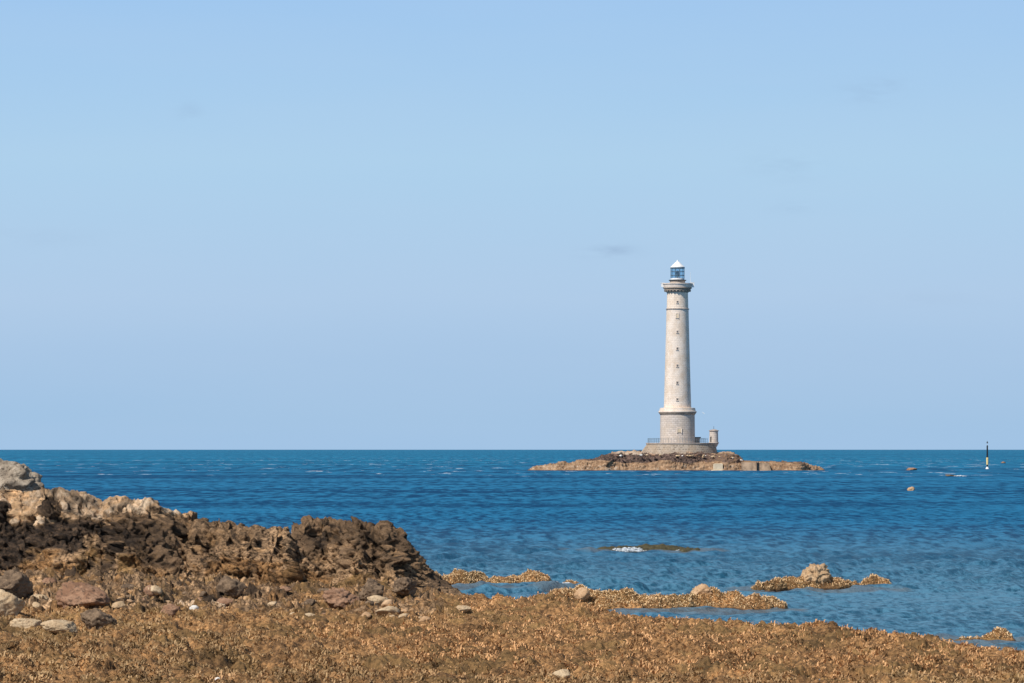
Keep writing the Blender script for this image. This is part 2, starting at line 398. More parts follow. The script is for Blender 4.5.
Zg = Zg + (dg * .8 * edge_k) * (1 - stony) + dgs * stony * .75
weed_m = np.clip(1 - stony * .55, 0, 1)
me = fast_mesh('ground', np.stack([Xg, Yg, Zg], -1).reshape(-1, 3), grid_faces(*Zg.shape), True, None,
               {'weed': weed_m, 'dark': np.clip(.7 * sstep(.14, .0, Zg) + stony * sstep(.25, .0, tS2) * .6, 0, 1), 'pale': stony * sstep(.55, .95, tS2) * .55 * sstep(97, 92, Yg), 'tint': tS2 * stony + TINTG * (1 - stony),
                'crev_shade': np.clip(cg * (1 - stony) + (np.maximum(cS, cS2) ** 2 * .8) * stony, 0, 1)})
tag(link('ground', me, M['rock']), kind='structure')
def ground_at(px, Y):
    ci = np.clip(np.interp(px, GPX, np.arange(len(GPX))), 0, len(GPX) - 1).round().astype(int)
    ri = np.clip(np.interp(Y, GY, np.arange(len(GY))), 0, len(GY) - 1).round().astype(int)
    return Zg[ri, ci], stony[ri, ci], TINTG[ri, ci]

# ---- outcrops
CREST = np.array([(-170, 470), (-60, 480), (0, 487), (25, 492), (45, 488), (60, 488), (90, 494), (103, 503), (112, 497), (122, 496), (136, 499), (150, 498), (165, 508), (185, 514), (200, 521),
                  (215, 519), (240, 526), (262, 526), (280, 529), (286, 531), (290, 556), (294, 531), (298, 525), (306, 518), (330, 517), (345, 521), (360, 518), (375, 526), (385, 521), (396, 530), (406, 542),
                  (416, 555), (426, 565), (436, 575), (450, 584), (470, 600)], float)
STR = math.radians(42)
def crag(X, Y, Z, PX, seed):
    a = X * math.cos(STR) - Z * math.sin(STR); b = X * math.sin(STR) + Z * math.cos(STR)
    w = fbm(X * .8, Y * .8, Z * .8, 3, seed + 9) * .5
    w = w * .45
    b0, c0, t0 = facets(a * .45 + w, Y * .6, b * 1.0 + w, seed, 2.0, .55, .6)
    b1, c1, t1 = facets(a * 1.1 + w, Y * 1.3, b * 2.4 + w, seed + 1, 2.4, .45, .6)
    b2, c2, t2 = facets(a * 2.6 + w, Y * 3.2, b * 5.5, seed + 2, 2.6, .45, .6)
    b3, c3, t3 = facets(a * 6, Y * 7, b * 12, seed + 3, 2.8, .8, .6)
    g1, k1 = blocks(a * 1.6 + w, Y * 2, b * 4.0 + w, seed + 11, 1.2)
    g2, k2 = blocks(a * 4.5 + w, Y * 5, b * 9.0 + w, seed + 12, 1.4)
    d = b0 * .42 + b1 * .32 + b2 * .19 + b3 * .07 + g1 * .16 + g2 * .07 + fbm(X * 7, Y * 7, Z * 7, 4, seed + 5, .65) * .055 - .4
    q = b * 1.25 + fbm(a * .5, Y * .5, b * .5, 3, seed + 14) * 1.1; fq = q - np.floor(q); gate = sstep(-.15, .25, fbm(a * .35, Y * .4, b, 2, seed + 15))
    d = d + (fq - .5) * .42 * gate; c0 = np.maximum(c0, (sstep(.90, .99, fq) + sstep(.06, .0, fq)) * gate)
    c1 = np.maximum(c1, k1 * .8); c2 = np.maximum(c2, k2)
    crev_shade = np.clip(c0 ** 2 * .7 + c1 ** 2 * .6 + c2 ** 2 * .4 + np.clip(-b1 - .15, 0, 1) * .8, 0, 1)  # where crevice shade gets painted on the crags
    return d, crev_shade, (b0, t1 * .6 + t2 * .4)
def outcrop_fn(yc, yf, seed, pale_end, lo, hi, drop=.55):
    def fn(PX, X, Y):
        warp = fbm(X * .6, 0 * X, 0 * X, 3, seed + 30)
        yc_ = yc + warp * 1.2; yf_ = yf + fbm(X * .35, 0 * X, 0 * X, 2, seed + 31) * 1.5
        cz = wz(np.interp(PX, CREST[:, 0], CREST[:, 1]), yc_) - .06
        cz = np.where((PX < lo) | (PX > hi), cz - np.maximum(lo - PX, PX - hi) * .14, cz)
        s = (Y - yf_) / (yc_ - yf_)
        z = np.where(s < 1, .35 + (cz - .35) * np.clip(s, 0, 1) ** .8, cz - ((Y - yc_) * drop))
        z = np.where(s < 0, .35 + s * 2.2, z)
        n = grid_normals(X, Y, z)
        d, crev_shade, (b0, b1) = crag(X, Y, z, PX, seed)
        amp = np.clip(sstep(-.1, .35, s) * np.clip((cz) / 2.2, .35, 1), 0, 1)
        amp = amp * (1 - .45 * sstep(.75, 1.0, s)) * (1 - .35 * sstep(180, 120, PX) * sstep(.6, .8, s))
        d = d - d.mean()
        n = n.copy(); n[..., 2] *= .22 + .78 * sstep(.72, .98, s); n /= np.linalg.norm(n, axis=-1, keepdims=True)
        P = np.stack([X, Y, z], -1) + n * (d * amp)[..., None]
        # settle the ridge line on its surveyed height, keeping the small jags
        ang = ((P[..., 2] - HC) / P[..., 1]).max(0); tgt = -(np.interp(PX[0], CREST[:, 0], CREST[:, 1]) - PYH) / F
        k_ = 8; pad = np.pad((tgt - ang) * 107, k_, mode='edge'); dz = np.convolve(pad, np.ones(2 * k_ + 1) / (2 * k_ + 1), 'valid')
        inn = (PX[0] > lo - 2) & (PX[0] < min(hi, 440) + 2)
        if hi > 900: inn = (PX[0] > lo)
        dz = np.where(inn, np.clip(dz, -1, 1), 0)
        P[..., 2] += dz[None, :] * sstep(.25, 1.0, s)
        rel = (z / np.maximum(cz, .5))
        nz = fbm(X * .5, Y * .4, z * .5, 3, seed + 40) + (b1 - .5) * .5
        pale = sstep(pale_end, pale_end - 130, PX) * sstep(.72, .86, rel + nz * .2)
        pale = np.maximum(pale, sstep(.86, .98, rel + nz * .12) * sstep(pale_end + 30, pale_end - 10, PX))
        dark = sstep(.34, .5, rel + nz * .35) * (1 - pale) * (.22 + .58 * sstep(300, 40, PX))
        dark = np.where(PX > 294, .52 * sstep(.4, .8, rel + nz * .5), dark)
        weed = sstep(.62, .25, rel + nz * .3) * .8
        return P, {'pale': pale, 'dark': dark, 'weed': weed, 'crev_shade': crev_shade, 'tint': b1}
    return fn
o = recenter(patch('rock_outcrop', np.arange(-170, 312, 1.1), np.concatenate([np.arange(100, 110.0, .036), np.arange(110, 122, .12)]), outcrop_fn(107.8, 103.6, 100, 168, -170, 288), None, False))
tag(o, 'long craggy outcrop with pale top and black band, sloping down from the left edge', 'rock outcrop')
o = recenter(patch('rock_outcrop', np.arange(286, 476, .8), np.concatenate([np.arange(101, 111, .036), np.arange(111, 121, .12)]), outcrop_fn(109.0, 105.3, 200, -999, 294, 999), None, False))
tag(o, 'humped brown crag with steep right side, standing right of the dark cleft', 'rock outcrop')

# ---- low reef tongues and islets
STRIPV = []
def reef_strip(name, crest, yc, hw, seed, label, px_step=.8, dark=0.0, weed=1.0, base=-.5, ystep=.05, amp=.7, vamp=.8):
    cr = np.array(crest, float)
    def fn(PX, X, Y):
        ycc = np.interp(PX, cr[:, 0], cr[:, 2]) if cr.shape[1] > 2 else yc + 0 * PX
        ycc = ycc + fbm(X * .7, 0 * X, 0 * X, 3, seed) * .5
        cz = wz(np.interp(PX, cr[:, 0], cr[:, 1]), ycc)
        w = np.abs(Y - ycc) / hw
        z = base + (cz - base) * (1 - sstep(.0, 1.0, w * (1 + .3 * fbm(X * 1.2, Y * 1.2, 0, 2, seed + 3))))
        d, cv = reef_disp(X * 1.2, Y * 1.2, amp, seed)
        b, c, tt_ = facets(X * 1.5, Y * 1.2, 0 * X, seed + 7, 1.6, 1.4, 1.0)
        P = np.stack([X, Y, z + (d * .8 + .02 + (b - .05) * .14 * vamp) * sstep(base, base + .4, z)], -1)
        STRIPV.append(P[(P[..., 2] > .07)])
        return P, {'pale': .18 + 0 * z, 'dark': dark + .8 * sstep(.08, -.02, P[..., 2]), 'weed': weed + 0 * z, 'crev_shade': np.clip(cv * .7, 0, 1), 'tint': tt_}
    y0 = (cr[:, 2].min() if cr.shape[1] > 2 else yc) - hw * 1.5; y1 = (cr[:, 2].max() if cr.shape[1] > 2 else yc) + hw * 1.5
    o = recenter(patch(name, np.arange(cr[0, 0] - 12, cr[-1, 0] + 12, px_step), np.arange(y0, y1, ystep), fn))
    return tag(o, label, 'reef')
reef_strip('rock_reef', [(395, 590, 117), (420, 577, 119), (436, 572, 120), (442, 580, 121), (455, 573, 122), (465, 572, 122), (480, 576, 123), (500, 578, 123), (518, 577, 124), (528, 571, 124), (538, 573, 124), (548, 579, 124), (556, 588, 124)],
           0, 3.0, 301, 'low weedy reef tongue running right from the foot of the humped crag', base=-.5)
reef_strip('rock_reef', [(530, 606, 103), (548, 597, 104), (560, 594, 104.5), (575, 592, 105), (581, 587, 105), (588, 591, 105), (600, 594, 105), (625, 592, 105), (650, 595, 105), (670, 597, 105), (690, 596, 105), (697, 593, 105.5), (706, 593, 105.5), (712, 594, 105.5), (735, 594, 105.5), (745, 601, 104.5), (770, 603, 104.5), (784, 606, 104.5), (790, 614, 104.5)],
           0, 2.5, 302, 'long low golden reef tongue in the middle, with a small knob near its right end', base=-.45)
reef_strip('rock_reef', [(744, 598, 117), (752, 590, 117.5), (758, 583, 118), (764, 588, 118), (775, 582, 118.5), (800, 581, 119), (806, 580, 119.5), (822, 580, 119.5), (832, 581, 120), (845, 583, 120), (860, 583, 121), (871, 577, 121), (878, 581, 121), (888, 582, 121), (896, 592, 121)],
           0, 1.9, 303, 'rocky reef with a tall tan knob, out in the water at right', base=-.55)
reef_strip('rock_reef', [(925, 648, 86.5), (945, 641, 86.5), (975, 639, 86.5), (990, 636, 86.8), (998, 630, 87), (1004, 632, 87), (1012, 638, 86.8), (1022, 647, 86.8)],
           0, 1.2, 304, 'small brown rock shelf at the water edge beside the right border', base=-.3, amp=.3, vamp=.3)
reef_strip('rock_reef', [(570, 556, 164), (590, 549.5, 164), (625, 547.6, 164.5), (650, 546.8, 164.5), (680, 547.2, 164.5), (698, 548.4, 164), (712, 556, 164)],
           0, 3.2, 305, 'dark wave-washed reef barely above the water with foam on it', base=-.35, dark=.62, weed=.5, ystep=.12, amp=.45, vamp=.5)
bpy.context.scene.collection.objects[-1].data.materials[0] = mat_boulder('olive_wet_reef', (.055, .050, .026), (.10, .085, .042), (.03, .027, .02))
o = reef_strip('rock_reef', [(555, 586.5, 121.5), (565, 583.6, 122), (575, 583.2, 122), (586, 587, 122)], 0, .8, 306, 'tiny dark rock awash just off the tip of the left reef tongue', base=-.3, dark=.4, amp=.6, vamp=.5)

# ---- free standing rocks (polytope-cut, displaced)
import bmesh
ICO = {}
def ico(n):
    if n not in ICO:
        bm = bmesh.new(); bmesh.ops.create_icosphere(bm, subdivisions=n, radius=1)
        v = np.array([x.co[:] for x in bm.verts]); f = np.array([[q.index for q in p.verts] for p in bm.faces]); bm.free(); ICO[n] = (v, f)
    return ICO[n]
def rock_mesh(name, size, seed, sub=4, rough=.06, planes=11):
    v, f = ico(sub); r = np.random.default_rng(seed)
    n = r.normal(size=(planes, 3)); n /= np.linalg.norm(n, axis=1, keepdims=True); h = r.uniform(.62, 1.0, planes)
    dots = v @ n.T; rad = np.min(np.where(dots > .05, h / np.maximum(dots, .05), 9), axis=1); rad = np.minimum(rad, 1.15)
    p = v * rad[:, None]
    s = seed * 3.1
    b, c = blocks(p[:, 0] * 2.2 + s, p[:, 1] * 2.2, p[:, 2] * 2.8, seed, .8)
    p = p * (1 + rough * (b * 1.3 - c * .5) + rough * .8 * fbm(p[:, 0] * 4 + s, p[:, 1] * 4, p[:, 2] * 4, 4, seed))[:, None]
    return fast_mesh(name, p * np.array(size) / 2, f, False)
def rock(name, px, py_base, Y, wpx, hpx, mat, label, seed, rot=0, depth=1.0, sub=4, rough=.07, group=None, sink=.25, tilt=0):
    if Y <= 102:
        Ys_ = np.arange(62., 103., .1); ci = int(np.clip(np.interp(px, GPX, np.arange(len(GPX))), 4, len(GPX) - 5))
        zz_ = np.array([Zg[np.searchsorted(GY, q), ci - 4:ci + 5].mean() for q in Ys_]); pp = PYH + (HC - zz_) * F / Ys_
        ok = np.nonzero(pp <= py_base)[0]; Y = float(Ys_[ok[0]]) if len(ok) else Y
        wpx, hpx = wpx, hpx * 1.1
    w = wpx * Y / F; h = hpx * Y / F
    o = link(name, rock_mesh(name, (w * 1.08, w * depth, h * (1 + sink) * 1.1), seed, sub, rough), mat)
    o.location = (float(wx(px, Y)), Y, float(wz(py_base, Y)) + h / 2 - h * sink / 2)
    o.rotation_euler = (0, tilt, rot)
    return tag(o, label, 'rock', group)
rock('boulder', -8, 512, 111, 84, 44, M['b_grey'], 'large grey lichen-covered boulder crowning the outcrop at the left edge', 5, .4, .9, 6, .11)
rock('boulder', 83, 608, 94, 42, 21, M['b_brown'], 'big reddish brown boulder lying in front of the outcrop at left', 9, .2, .9, 5, .10, tilt=.12)
rock('boulder', 2, 614, 93, 46, 20, M['b_tan'], 'rounded tan boulder cut by the left border of the picture', 12, .5, .8, 5, .06, tilt=-.35)
rock('boulder', 97, 627, 90.5, 34, 17, M['b_dark'], 'dark brown wedge of rock just below the big reddish boulder', 14, .9, .9, 5, .10)
rock('boulder', 62, 631, 89.5, 36, 9, M['b_tan'], 'flat pale tan slab lying left of the dark wedge of rock', 16, .3, .6, 5, .05, tilt=.08)
rock('boulder', 28, 628, 90, 30, 9, M['b_tan'], 'low cracked tan slab between the left boulder and the flat slab', 18, .1, .6, 5, .06)
rock('boulder', 12, 596, 97.5, 40, 20, M['b_dark'], 'dark rock behind the tan boulder at the left border', 21, .7, .9, 5, .12)
rock('boulder', 232, 594, 99, 26, 14, M['b_dark'], 'dark grey rock at the foot of the outcrop left of its cleft', 24, .4, .8, 4, .12)
rock('boulder', 372, 597, 98.5, 26, 16, M['b_dark'], 'left of two dark rocks at the foot of the humped crag', 25, .2, .8, 5, .16)
rock('boulder', 340, 606, 97, 34, 15, M['b_brown'], 'brown block left of the two dark rocks under the humped crag', 26, .5, .8, 5, .12)
rock('boulder', 404, 594, 99.5, 26, 13, M['b_dark'], 'right of two dark rocks at the foot of the humped crag', 27, 1.1, .8, 5, .14)
rock('boulder', 377, 604, 96, 20, 7, M['b_tan'], 'pale tan stone in front of the left dark rock', 29, .2, .8, 4, .05)
rock('boulder', 386, 615, 94, 24, 8, M['b_tan'], 'rounded buff stone below the two dark rocks', 31, .6, .8, 4, .05)
rock('boulder', 463, 611, 96.5, 13, 5, M['b_tan'], 'small cream stone alone beside the inlet', 33, .1, .8, 4, .05)
rock('boulder', 563, 679, 69, 19, 9, M['b_tan'], 'flat tan stone on the seaweed at the bottom edge', 35, .3, .8, 4, .04, tilt=.35)
rock('boulder', 172, 616, 92, 17, 11, M['b_brown'], 'squat brown stone right of the dark wedge of rock', 37, .3, .8, 4, .1)
rock('boulder', 194, 610, 93, 8, 4, M['b_white'], 'small white stone lit brightly right of the squat brown stone', 39, .3, .8, 3, .05)
rock('boulder', 218, 682, 69.5, 7, 4, M['b_white'], 'tiny white stone near the bottom edge by the tide pool', 41, .3, .8, 3, .05)
rock('boulder', 815, 585, 119.3, 26, 20, M['b_sand'], 'tall blocky tan-grey rock standing on the reef at right', 43, .5, .9, 5, .2, sink=.1)
rock('boulder', 702, 600, 105.4, 20, 14, M['b_orange'], 'orange-tan knob standing on the middle reef tongue', 45, .5, .9, 5, .1, sink=.1)
rock('boulder', 582, 599, 104, 13, 11, M['b_orange'], 'pointed orange-tan rock at the left end of the middle reef tongue', 47, .2, .9, 4, .1, sink=.1)
rock('boulder', 911, 491.0, 402, 7, 4.0, M['b_orange'], 'small round orange rock alone in the open water at right', 49, .2, .9, 4, .1, sink=.3)
rock('boulder', 911.5, 470.2, 800, 10, 2.2, M['b_brown'], 'far low pinkish rock awash beyond the round orange rock', 51, .2, .7, 4, .1, sink=.3)
rock('boulder', 950, 476.0, 620, 11, 1.4, M['b_dark'], 'low dark rock with white foam left of the beacon', 53, .2, .6, 4, .1, sink=.3)
rock('boulder', 1003.5, 463.0, 1205, 5, 1.3, M['b_brown'], 'distant speck of brown rock right of the beacon', 55, .2, .6, 3, .1, sink=.3)

def scatter(n, mats, label, group, px0, px1, y0, y1, smin, smax, seed):
    r = np.random.default_rng(seed); base = []
    for k in range(8):
        base.append(rock_mesh('stone', (1, .8, .55), seed * 10 + k, 3, .08)); base[-1].materials.append(M[mats[k % len(mats)]])
    for i in range(n):
        px = r.uniform(px0, px1); Y = r.uniform(y0, y1); z, st, cv = ground_at(px, Y)
        o = bpy.data.objects.new('stone', base[r.integers(8)]); COL.objects.link(o)
        s = smin * (smax / smin) ** r.random(); o.scale = (s, s, s); o.location = (float(wx(px, Y)), float(Y), float(z) + .12 * s)
        o.rotation_euler = (r.uniform(-.3, .3), r.uniform(-.3, .3), r.uniform(0, 6.28)); tag(o, label, 'rock', group)
scatter(60, ['b_tan', 'b_orange'], 'small tan stone among the rubble in front of the crags', 'small tan stones in the rubble strip', -60, 425, 88.0, 94.5, .12, .50, 3)
scatter(30, ['b_brown', 'b_dark'], 'small dark brown stone among the rubble in front of the crags', 'small dark stones in the rubble strip', -60, 430, 88.5, 99, .15, .6, 4)

# ---- tide pools
for i, (cx, cy, rx, ry, dp) in enumerate(POOLS):
    z0 = float(ground_h(np.array([[cx]]), np.array([[cy]]))[0, 0]) + dp * .22
    t = np.linspace(0, 2 * np.pi, 40, endpoint=False)
    P = [(0, 0, 0)] + [(1.5 * rx * math.cos(a), 1.5 * ry * math.sin(a), 0) for a in t]
    me = fast_mesh('tide_pool', P, [(0, k + 1, (k + 1) % 40 + 1) for k in range(40)], True)
    tag(link('tide_pool', me, M['water'], None, (float(wx(cx, cy)), cy, z0)), kind='structure')

# ---- seaweed fronds
def fronds():
    r = RNG; n = 430000
    py = r.uniform(588, 712, n); z0 = .35; Y = pyY(py, z0) + r.uniform(-2, 2, n); px = r.uniform(-60, 1090, n)
    z, st, cv = ground_at(px, Y)
    clump = fbm(wx(px, Y) * 1.8, Y * .8, 0, 4, 60); bare = sstep(.02, .28, fbm(wx(px, Y) * .7, Y * .28, 0, 4, 66))
    pool = np.zeros(n)
    for (cx, cy, rx, ry, dp) in POOLS:
        pool = np.maximum(pool, np.exp(-(((wx(px, Y) - wx(cx, cy)) / rx) ** 2 + ((Y - cy) / ry) ** 2)))
    keep = (z > .04) & (r.random(n) > st * .80) & (clump + r.uniform(-.25, .35, n) > -.05) & (Y < 112) & (pool < .3) & (r.random(n) > bare * .85)
    cv = cv[keep]; px, Y, z, clump = px[keep], Y[keep], z[keep], clump[keep]; X = wx(px, Y)
    sv = np.concatenate(STRIPV); sv = sv[sv[:, 1] < 140]; sv = sv[r.integers(0, len(sv), 90000)]
    X = np.concatenate([X, sv[:, 0] + r.uniform(-.03, .03, len(sv))]); Y = np.concatenate([Y, sv[:, 1]]); z = np.concatenate([z, sv[:, 2] - .01])
    cv = np.concatenate([cv, r.uniform(.3, 1, len(sv))]); clump = np.concatenate([clump, r.uniform(-.3, .5, len(sv))]); px = X / Y * F + 512; n = len(X)
    L = r.uniform(.03, .14, n) * (1 + .9 * np.clip(clump, -.6, 1)); L[-len(sv):] *= .75; W = r.uniform(.005, .020, n); az = r.uniform(0, 2 * np.pi, n)
    up = r.uniform(.1, .95, n) * (1 - .45 * sstep(.2, -.3, clump))
    dx, dy = np.cos(az), np.sin(az); V = []
    for t, hz, ww in ((0, -.02, .7), (.45, .60, 1.0), (1.0, .72, .30)):
        cx = X + dx * L * t * .6; cy = Y + dy * L * t * .6; cz = z + np.where(t == 0, -.02, hz * L * up)
        V.append(np.stack([cx - dy * W * ww, cy + dx * W * ww, cz], -1)); V.append(np.stack([cx + dy * W * ww, cy - dx * W * ww, cz], -1))
    V = np.stack(V, 1); i = np.arange(n)[:, None] * 6
    Fc = np.concatenate([i + np.array([[0, 1, 3, 2]]), i + np.array([[2, 3, 5, 4]])], 0)
    tint = np.repeat(np.clip(r.random(n) * .2 + cv * .75, 0, 1), 6); gold = np.repeat(.15 + .75 * sstep(120, 620, px + (85 - Y) * 10 * 0) * sstep(63, 74, Y), 6)
    gold[-6 * len(sv):] = 1.0
    me = fast_mesh('seaweed', V.reshape(-1, 3), Fc, True, None, {'tint': tint, 'gold': gold})
    return tag(link('seaweed', me, M['weed']), 'golden brown seaweed fronds carpeting the foreshore', 'seaweed', kind='stuff')
fronds()

# ------------------------------------------------------------------ sea
def sea():
    rows = np.concatenate([np.arange(PYH + .18, PYH + 3, .25), np.arange(PYH + 3, PYH + 30, .5), np.arange(PYH + 30, PYH + 245, .42)])
    Ys = (HC * F / (rows - PYH))[::-1]; Ys = np.concatenate([[45, 55], Ys[Ys > 62]])
    pxs = np.concatenate([np.arange(-1400, -120, 40), np.arange(-120, 1150, 1.7), np.arange(1150, 2500, 40)])
    PX, Y = np.meshgrid(pxs, Ys); X = wx(PX, Y)
    dyy = np.gradient(Ys)[:, None] * np.ones_like(PX); dxx = 1.7 * Y / F
    Z = np.zeros_like(X); r = np.random.default_rng(3)
    gust = .75 + .5 * fbm(X * .02, Y * .012, 0, 2, 91)
    for k in range(70):
        lam = .35 * (3.2 / .35) ** r.random(); th = math.radians(-60 + r.normal() * 32); kx, ky = math.cos(th) * 2 * np.pi / lam, math.sin(th) * 2 * np.pi / lam
        amp = .015 * lam ** .6; ph = r.uniform(0, 6.28)
        ly = 2 * np.pi / abs(ky); att = sstep(2.0, 5.0, ly / dyy) * sstep(2, 4, 2 * np.pi / abs(kx) / dxx)
        s = np.sin(kx * X + ky * Y + ph + 1.5 * np.sin(X * .05 + k)); Z += amp * att * (s + .25 * (s * s - .5) * 2) * gust
    Z *= np.where(np.abs(PX - 515) > 640, 0, 1)
    # nearness to the shore, for the shallow water tint
    gh = ground_h(PX[Ys < 140], Y[Ys < 140]); sh = np.zeros_like(Z); sh[Ys < 140] = np.clip(1 + gh / .45, 0, 1)
    for (a, b, y0) in ((430, 560, 118), (560, 790, 101.5), (745, 895, 117), (925, 1024, 85.6), (575, 715, 162)):
        sh = np.maximum(sh, .95 * sstep(3.2, .4, np.abs(Y - y0 - .8)) * sstep(a - 40, a, PX) * sstep(b + 40, b, PX))
    Z *= np.where(Y < 116, .6, 1.0)
    me = fast_mesh('sea', np.stack([X, Y, Z], -1).reshape(-1, 3), grid_faces(*Z.shape), True, None, {'shallow': sh})
    tag(link('sea', me, M['water']), kind='structure')
sea()

# foam
def foam(px, Y, wpx, hm, dm, seed, label):
    w = wpx * 1.5 * Y / F; r = np.random.default_rng(seed); v, f = ico(1); V = []; Fc = []; n = int(150 + 14 * wpx); big = max(.6, Y / 350)
    for i in range(n):
        u = np.clip(r.normal() * .36 + .12 * math.sin(i * .7), -1, 1); q = r.normal() * .5; e = max(0, 1 - u * u)
        s_ = r.uniform(.006, .034) * big * (1 + e); c = np.array([u * w / 2, q * dm, r.random() ** 2 * hm * e])
        V.append(v * np.array([s_ * 2.2, s_ * 2, s_ * .5]) + c); Fc.append(f + i * len(v))
    me = fast_mesh('foam', np.concatenate(V), np.concatenate(Fc), True)
    tag(link('foam', me, M['foam'], None, (float(wx(px, Y)), Y, .03)), label, 'foam', kind='stuff')
foam(631, 162.6, 24, .16, 1.4, 2, 'white foam breaking over the washed reef')
foam(616, 163.8, 10, .10, .8, 4, 'thin foam left of the breaking wave')
foam(682, 163.2, 8, .05, .5, 6, 'thin streak of foam on the right of the washed reef')
foam(567, 121.3, 10, .10, .4, 8, 'white foam at the tip of the left reef tongue')
foam(556, 122.8, 6, .09, .4, 10, 'small foam patch beside the reef tongue')
foam(960, 619, 9, .12, 1.5, 12, 'white foam beside the low dark rock')
foam(761, 812, 9, 1.2, 3, 14, 'white foam behind the landing wall of the islet')

# ------------------------------------------------------------------ lighthouse islet
D = 800.0; K = D / F
IC = np.array([(518, 474), (530, 469.6), (540, 466.4), (552, 465.2), (562, 463.8), (570, 464.6), (577, 462.2), (590, 461.0), (598, 459.6), (606, 456.8), (612, 454.6), (622, 453.6), (634, 452.6), (645, 453.4), (700, 454.6), (716, 455.0), (728, 455.2),
               (735, 456.4), (740, 458.4), (745, 461.2), (752, 462.2), (770, 462.4), (785, 462.8), (797, 462.2), (803, 464.6), (812, 466.5), (822, 468.8), (832, 474)], float)
def islet_fn(PX, X, Y):
    cz = wz(np.interp(PX, IC[:, 0], IC[:, 1]), D)
    y0 = 785.5 + fbm(X * .08, 0 * X, 0 * X, 3, 400) * 3 + 5 * sstep(30, 0, np.minimum(PX - 528, 824 - PX))
    t = Y - y0
    low = np.minimum(cz, 1.75 + fbm(X * .2, 0 * X, 0 * X, 2, 401) * .4)
    z = np.where(t < 0, t * .6, low * sstep(0, 1.0, t / 2.0))
    z = z + np.maximum(cz - low, 0) * sstep(0, 1, (t - 1.2) / 3.6)
    z = np.where(Y > 812, z - (Y - 812) * .6, z)
    n = grid_normals(X, Y, z)
    b0, c0 = blocks(X * .16, Y * .22, z * .9, 410, .9); b1, c1 = blocks(X * .45, Y * .7, z * 2.2, 411, .9); b2, c2 = blocks(X * 2, Y * 2, z * 3, 412, .9)
    amp = sstep(-.3, .8, z) * np.where((PX > 742) & (PX < 800) & (Y > 790), .4, 1)
    P = np.stack([X, Y, z], -1) + n * ((b0 * .5 + b1 * .42 + b2 * .2) * amp)[..., None]
    nz = fbm(X * .12, Y * .12, z * .3, 3, 420)
    dark = sstep(1.7, 2.3, P[..., 2] + nz * .9) * sstep(4.9, 3.9, P[..., 2] + nz * 1.2)
    pale = sstep(3.7, 4.4, P[..., 2] + nz * 2.5) * .8 * sstep(590, 620, PX) * sstep(745, 730, PX)
    return P, {'pale': np.clip(pale + .42 * sstep(2, 1.2, P[..., 2]), 0, 1), 'dark': dark * sstep(566, 600, PX) * (.55 + .45 * sstep(715, 690, PX)) + .9 * sstep(.25, .05, P[..., 2]), 'weed': sstep(2.0, 1.2, P[..., 2]) * .5, 'crev_shade': np.clip(c0 * .5 + c1 * .5, 0, 1) * .7}
def mat_islet():
    m, nt, out = new_mat('islet_rock'); n = N(nt); P = n.pos()
    n1 = n.noise(P, .25, 5, .6); n2 = n.noise(P, 1.3, 5, .65)
    c = n.mix(n.ramp(n2, .38, .62), (.26, .155, .09), (.44, .29, .175))
    c = n.mix(n.ramp(n.math('ADD', n.attr('pale'), n.math('MULTIPLY', n.math('SUBTRACT', n2, .5), 1.4)), .4, .65), c, n.mix(n.ramp(n1, .4, .6), (.47, .31, .19), (.50, .40, .31)))
    c = n.mix(n.ramp(n.math('ADD', n.attr('dark'), n.math('MULTIPLY', n.math('SUBTRACT', n2, .5), 1.2)), .35, .65), c, n.mix(n.ramp(n2, .4, .62), (.055, .040, .034), (.19, .125, .10)))
    c = n.mix(n.math('MULTIPLY', n.attr('crev_shade'), .7), c, (.03, .022, .018))  # islet crevices: shade painted in as near-black colour
    n.bsdf(out, c, .9, n.bump(n2, .6, .3), .2); return m
M['islet'] = mat_islet()
o = recenter(patch('rocky_islet', np.arange(514, 838, .45), np.concatenate([np.arange(779, 800, .16), np.arange(800, 822, .6)]), islet_fn, M['islet']))
tag(o, 'low brown rocky islet carrying the lighthouse, dark on top and tan at the waterline', 'islet')

# rubble at the foot of the terrace
r = np.random.default_rng(9); base = [rock_mesh('stone', (1, .8, .6), 900 + k, 3, .08) for k in range(5)]
for k, b in enumerate(base): b.materials.append(M[['b_white', 'b_tan', 'b_tan', 'b_brown', 'b_tan'][k]])
for i in range(46):
    px = r.uniform(612, 742); Y = r.uniform(788.0, 790.0)
    o = bpy.data.objects.new('stone', base[r.integers(5)]); COL.objects.link(o); s = r.uniform(.3, 1.0); o.scale = (s * 1.3, s, s)
    pyy = np.interp(px, IC[:, 0], IC[:, 1]) + r.uniform(.6, 2.2)
    o.location = (float(wx(px, Y)), float(Y), float(wz(pyy, Y))); o.rotation_euler = (0, 0, r.uniform(0, 6))
    tag(o, 'pale rubble stone at the foot of the lighthouse terrace', 'rock', 'rubble stones round the lighthouse terrace')

# ---- landing wall
def Lx(px): return float(wx(px, 787))
def Lz(py): return float(wz(py, 787))
lw = empty('landing_wall', (Lx(757), 785.8, 0)); tag(lw, 'low weathered landing wall with dark ladder on the right side of the islet', 'wall')
x0, x1 = Lx(741) - Lx(757), Lx(771.5) - Lx(757); ww_ = x1 - x0
m = MB()
pts = [(x0, -1.2, -.8), (x1, -1.2, -.8), (x1, 5, -.8), (x0, 5, -.8), (x0, -.7, 2.02), (x1 - .8, -.7, 1.82), (x1 - .8, 5, 1.9), (x0, 5, 2.1)]
m.add(pts, [(3, 2, 1, 0), (4, 5, 6, 7), (0, 1, 5, 4), (1, 2, 6, 5), (2, 3, 7, 6), (3, 0, 4, 7)]); m.build('wall_face', M['concrete'], lw)
m = MB(); lx = 0.0
for s in (-.2, .2): m.tube((lx + s, -1.35, -.4), (lx + s, -.85, 2.2), .08)
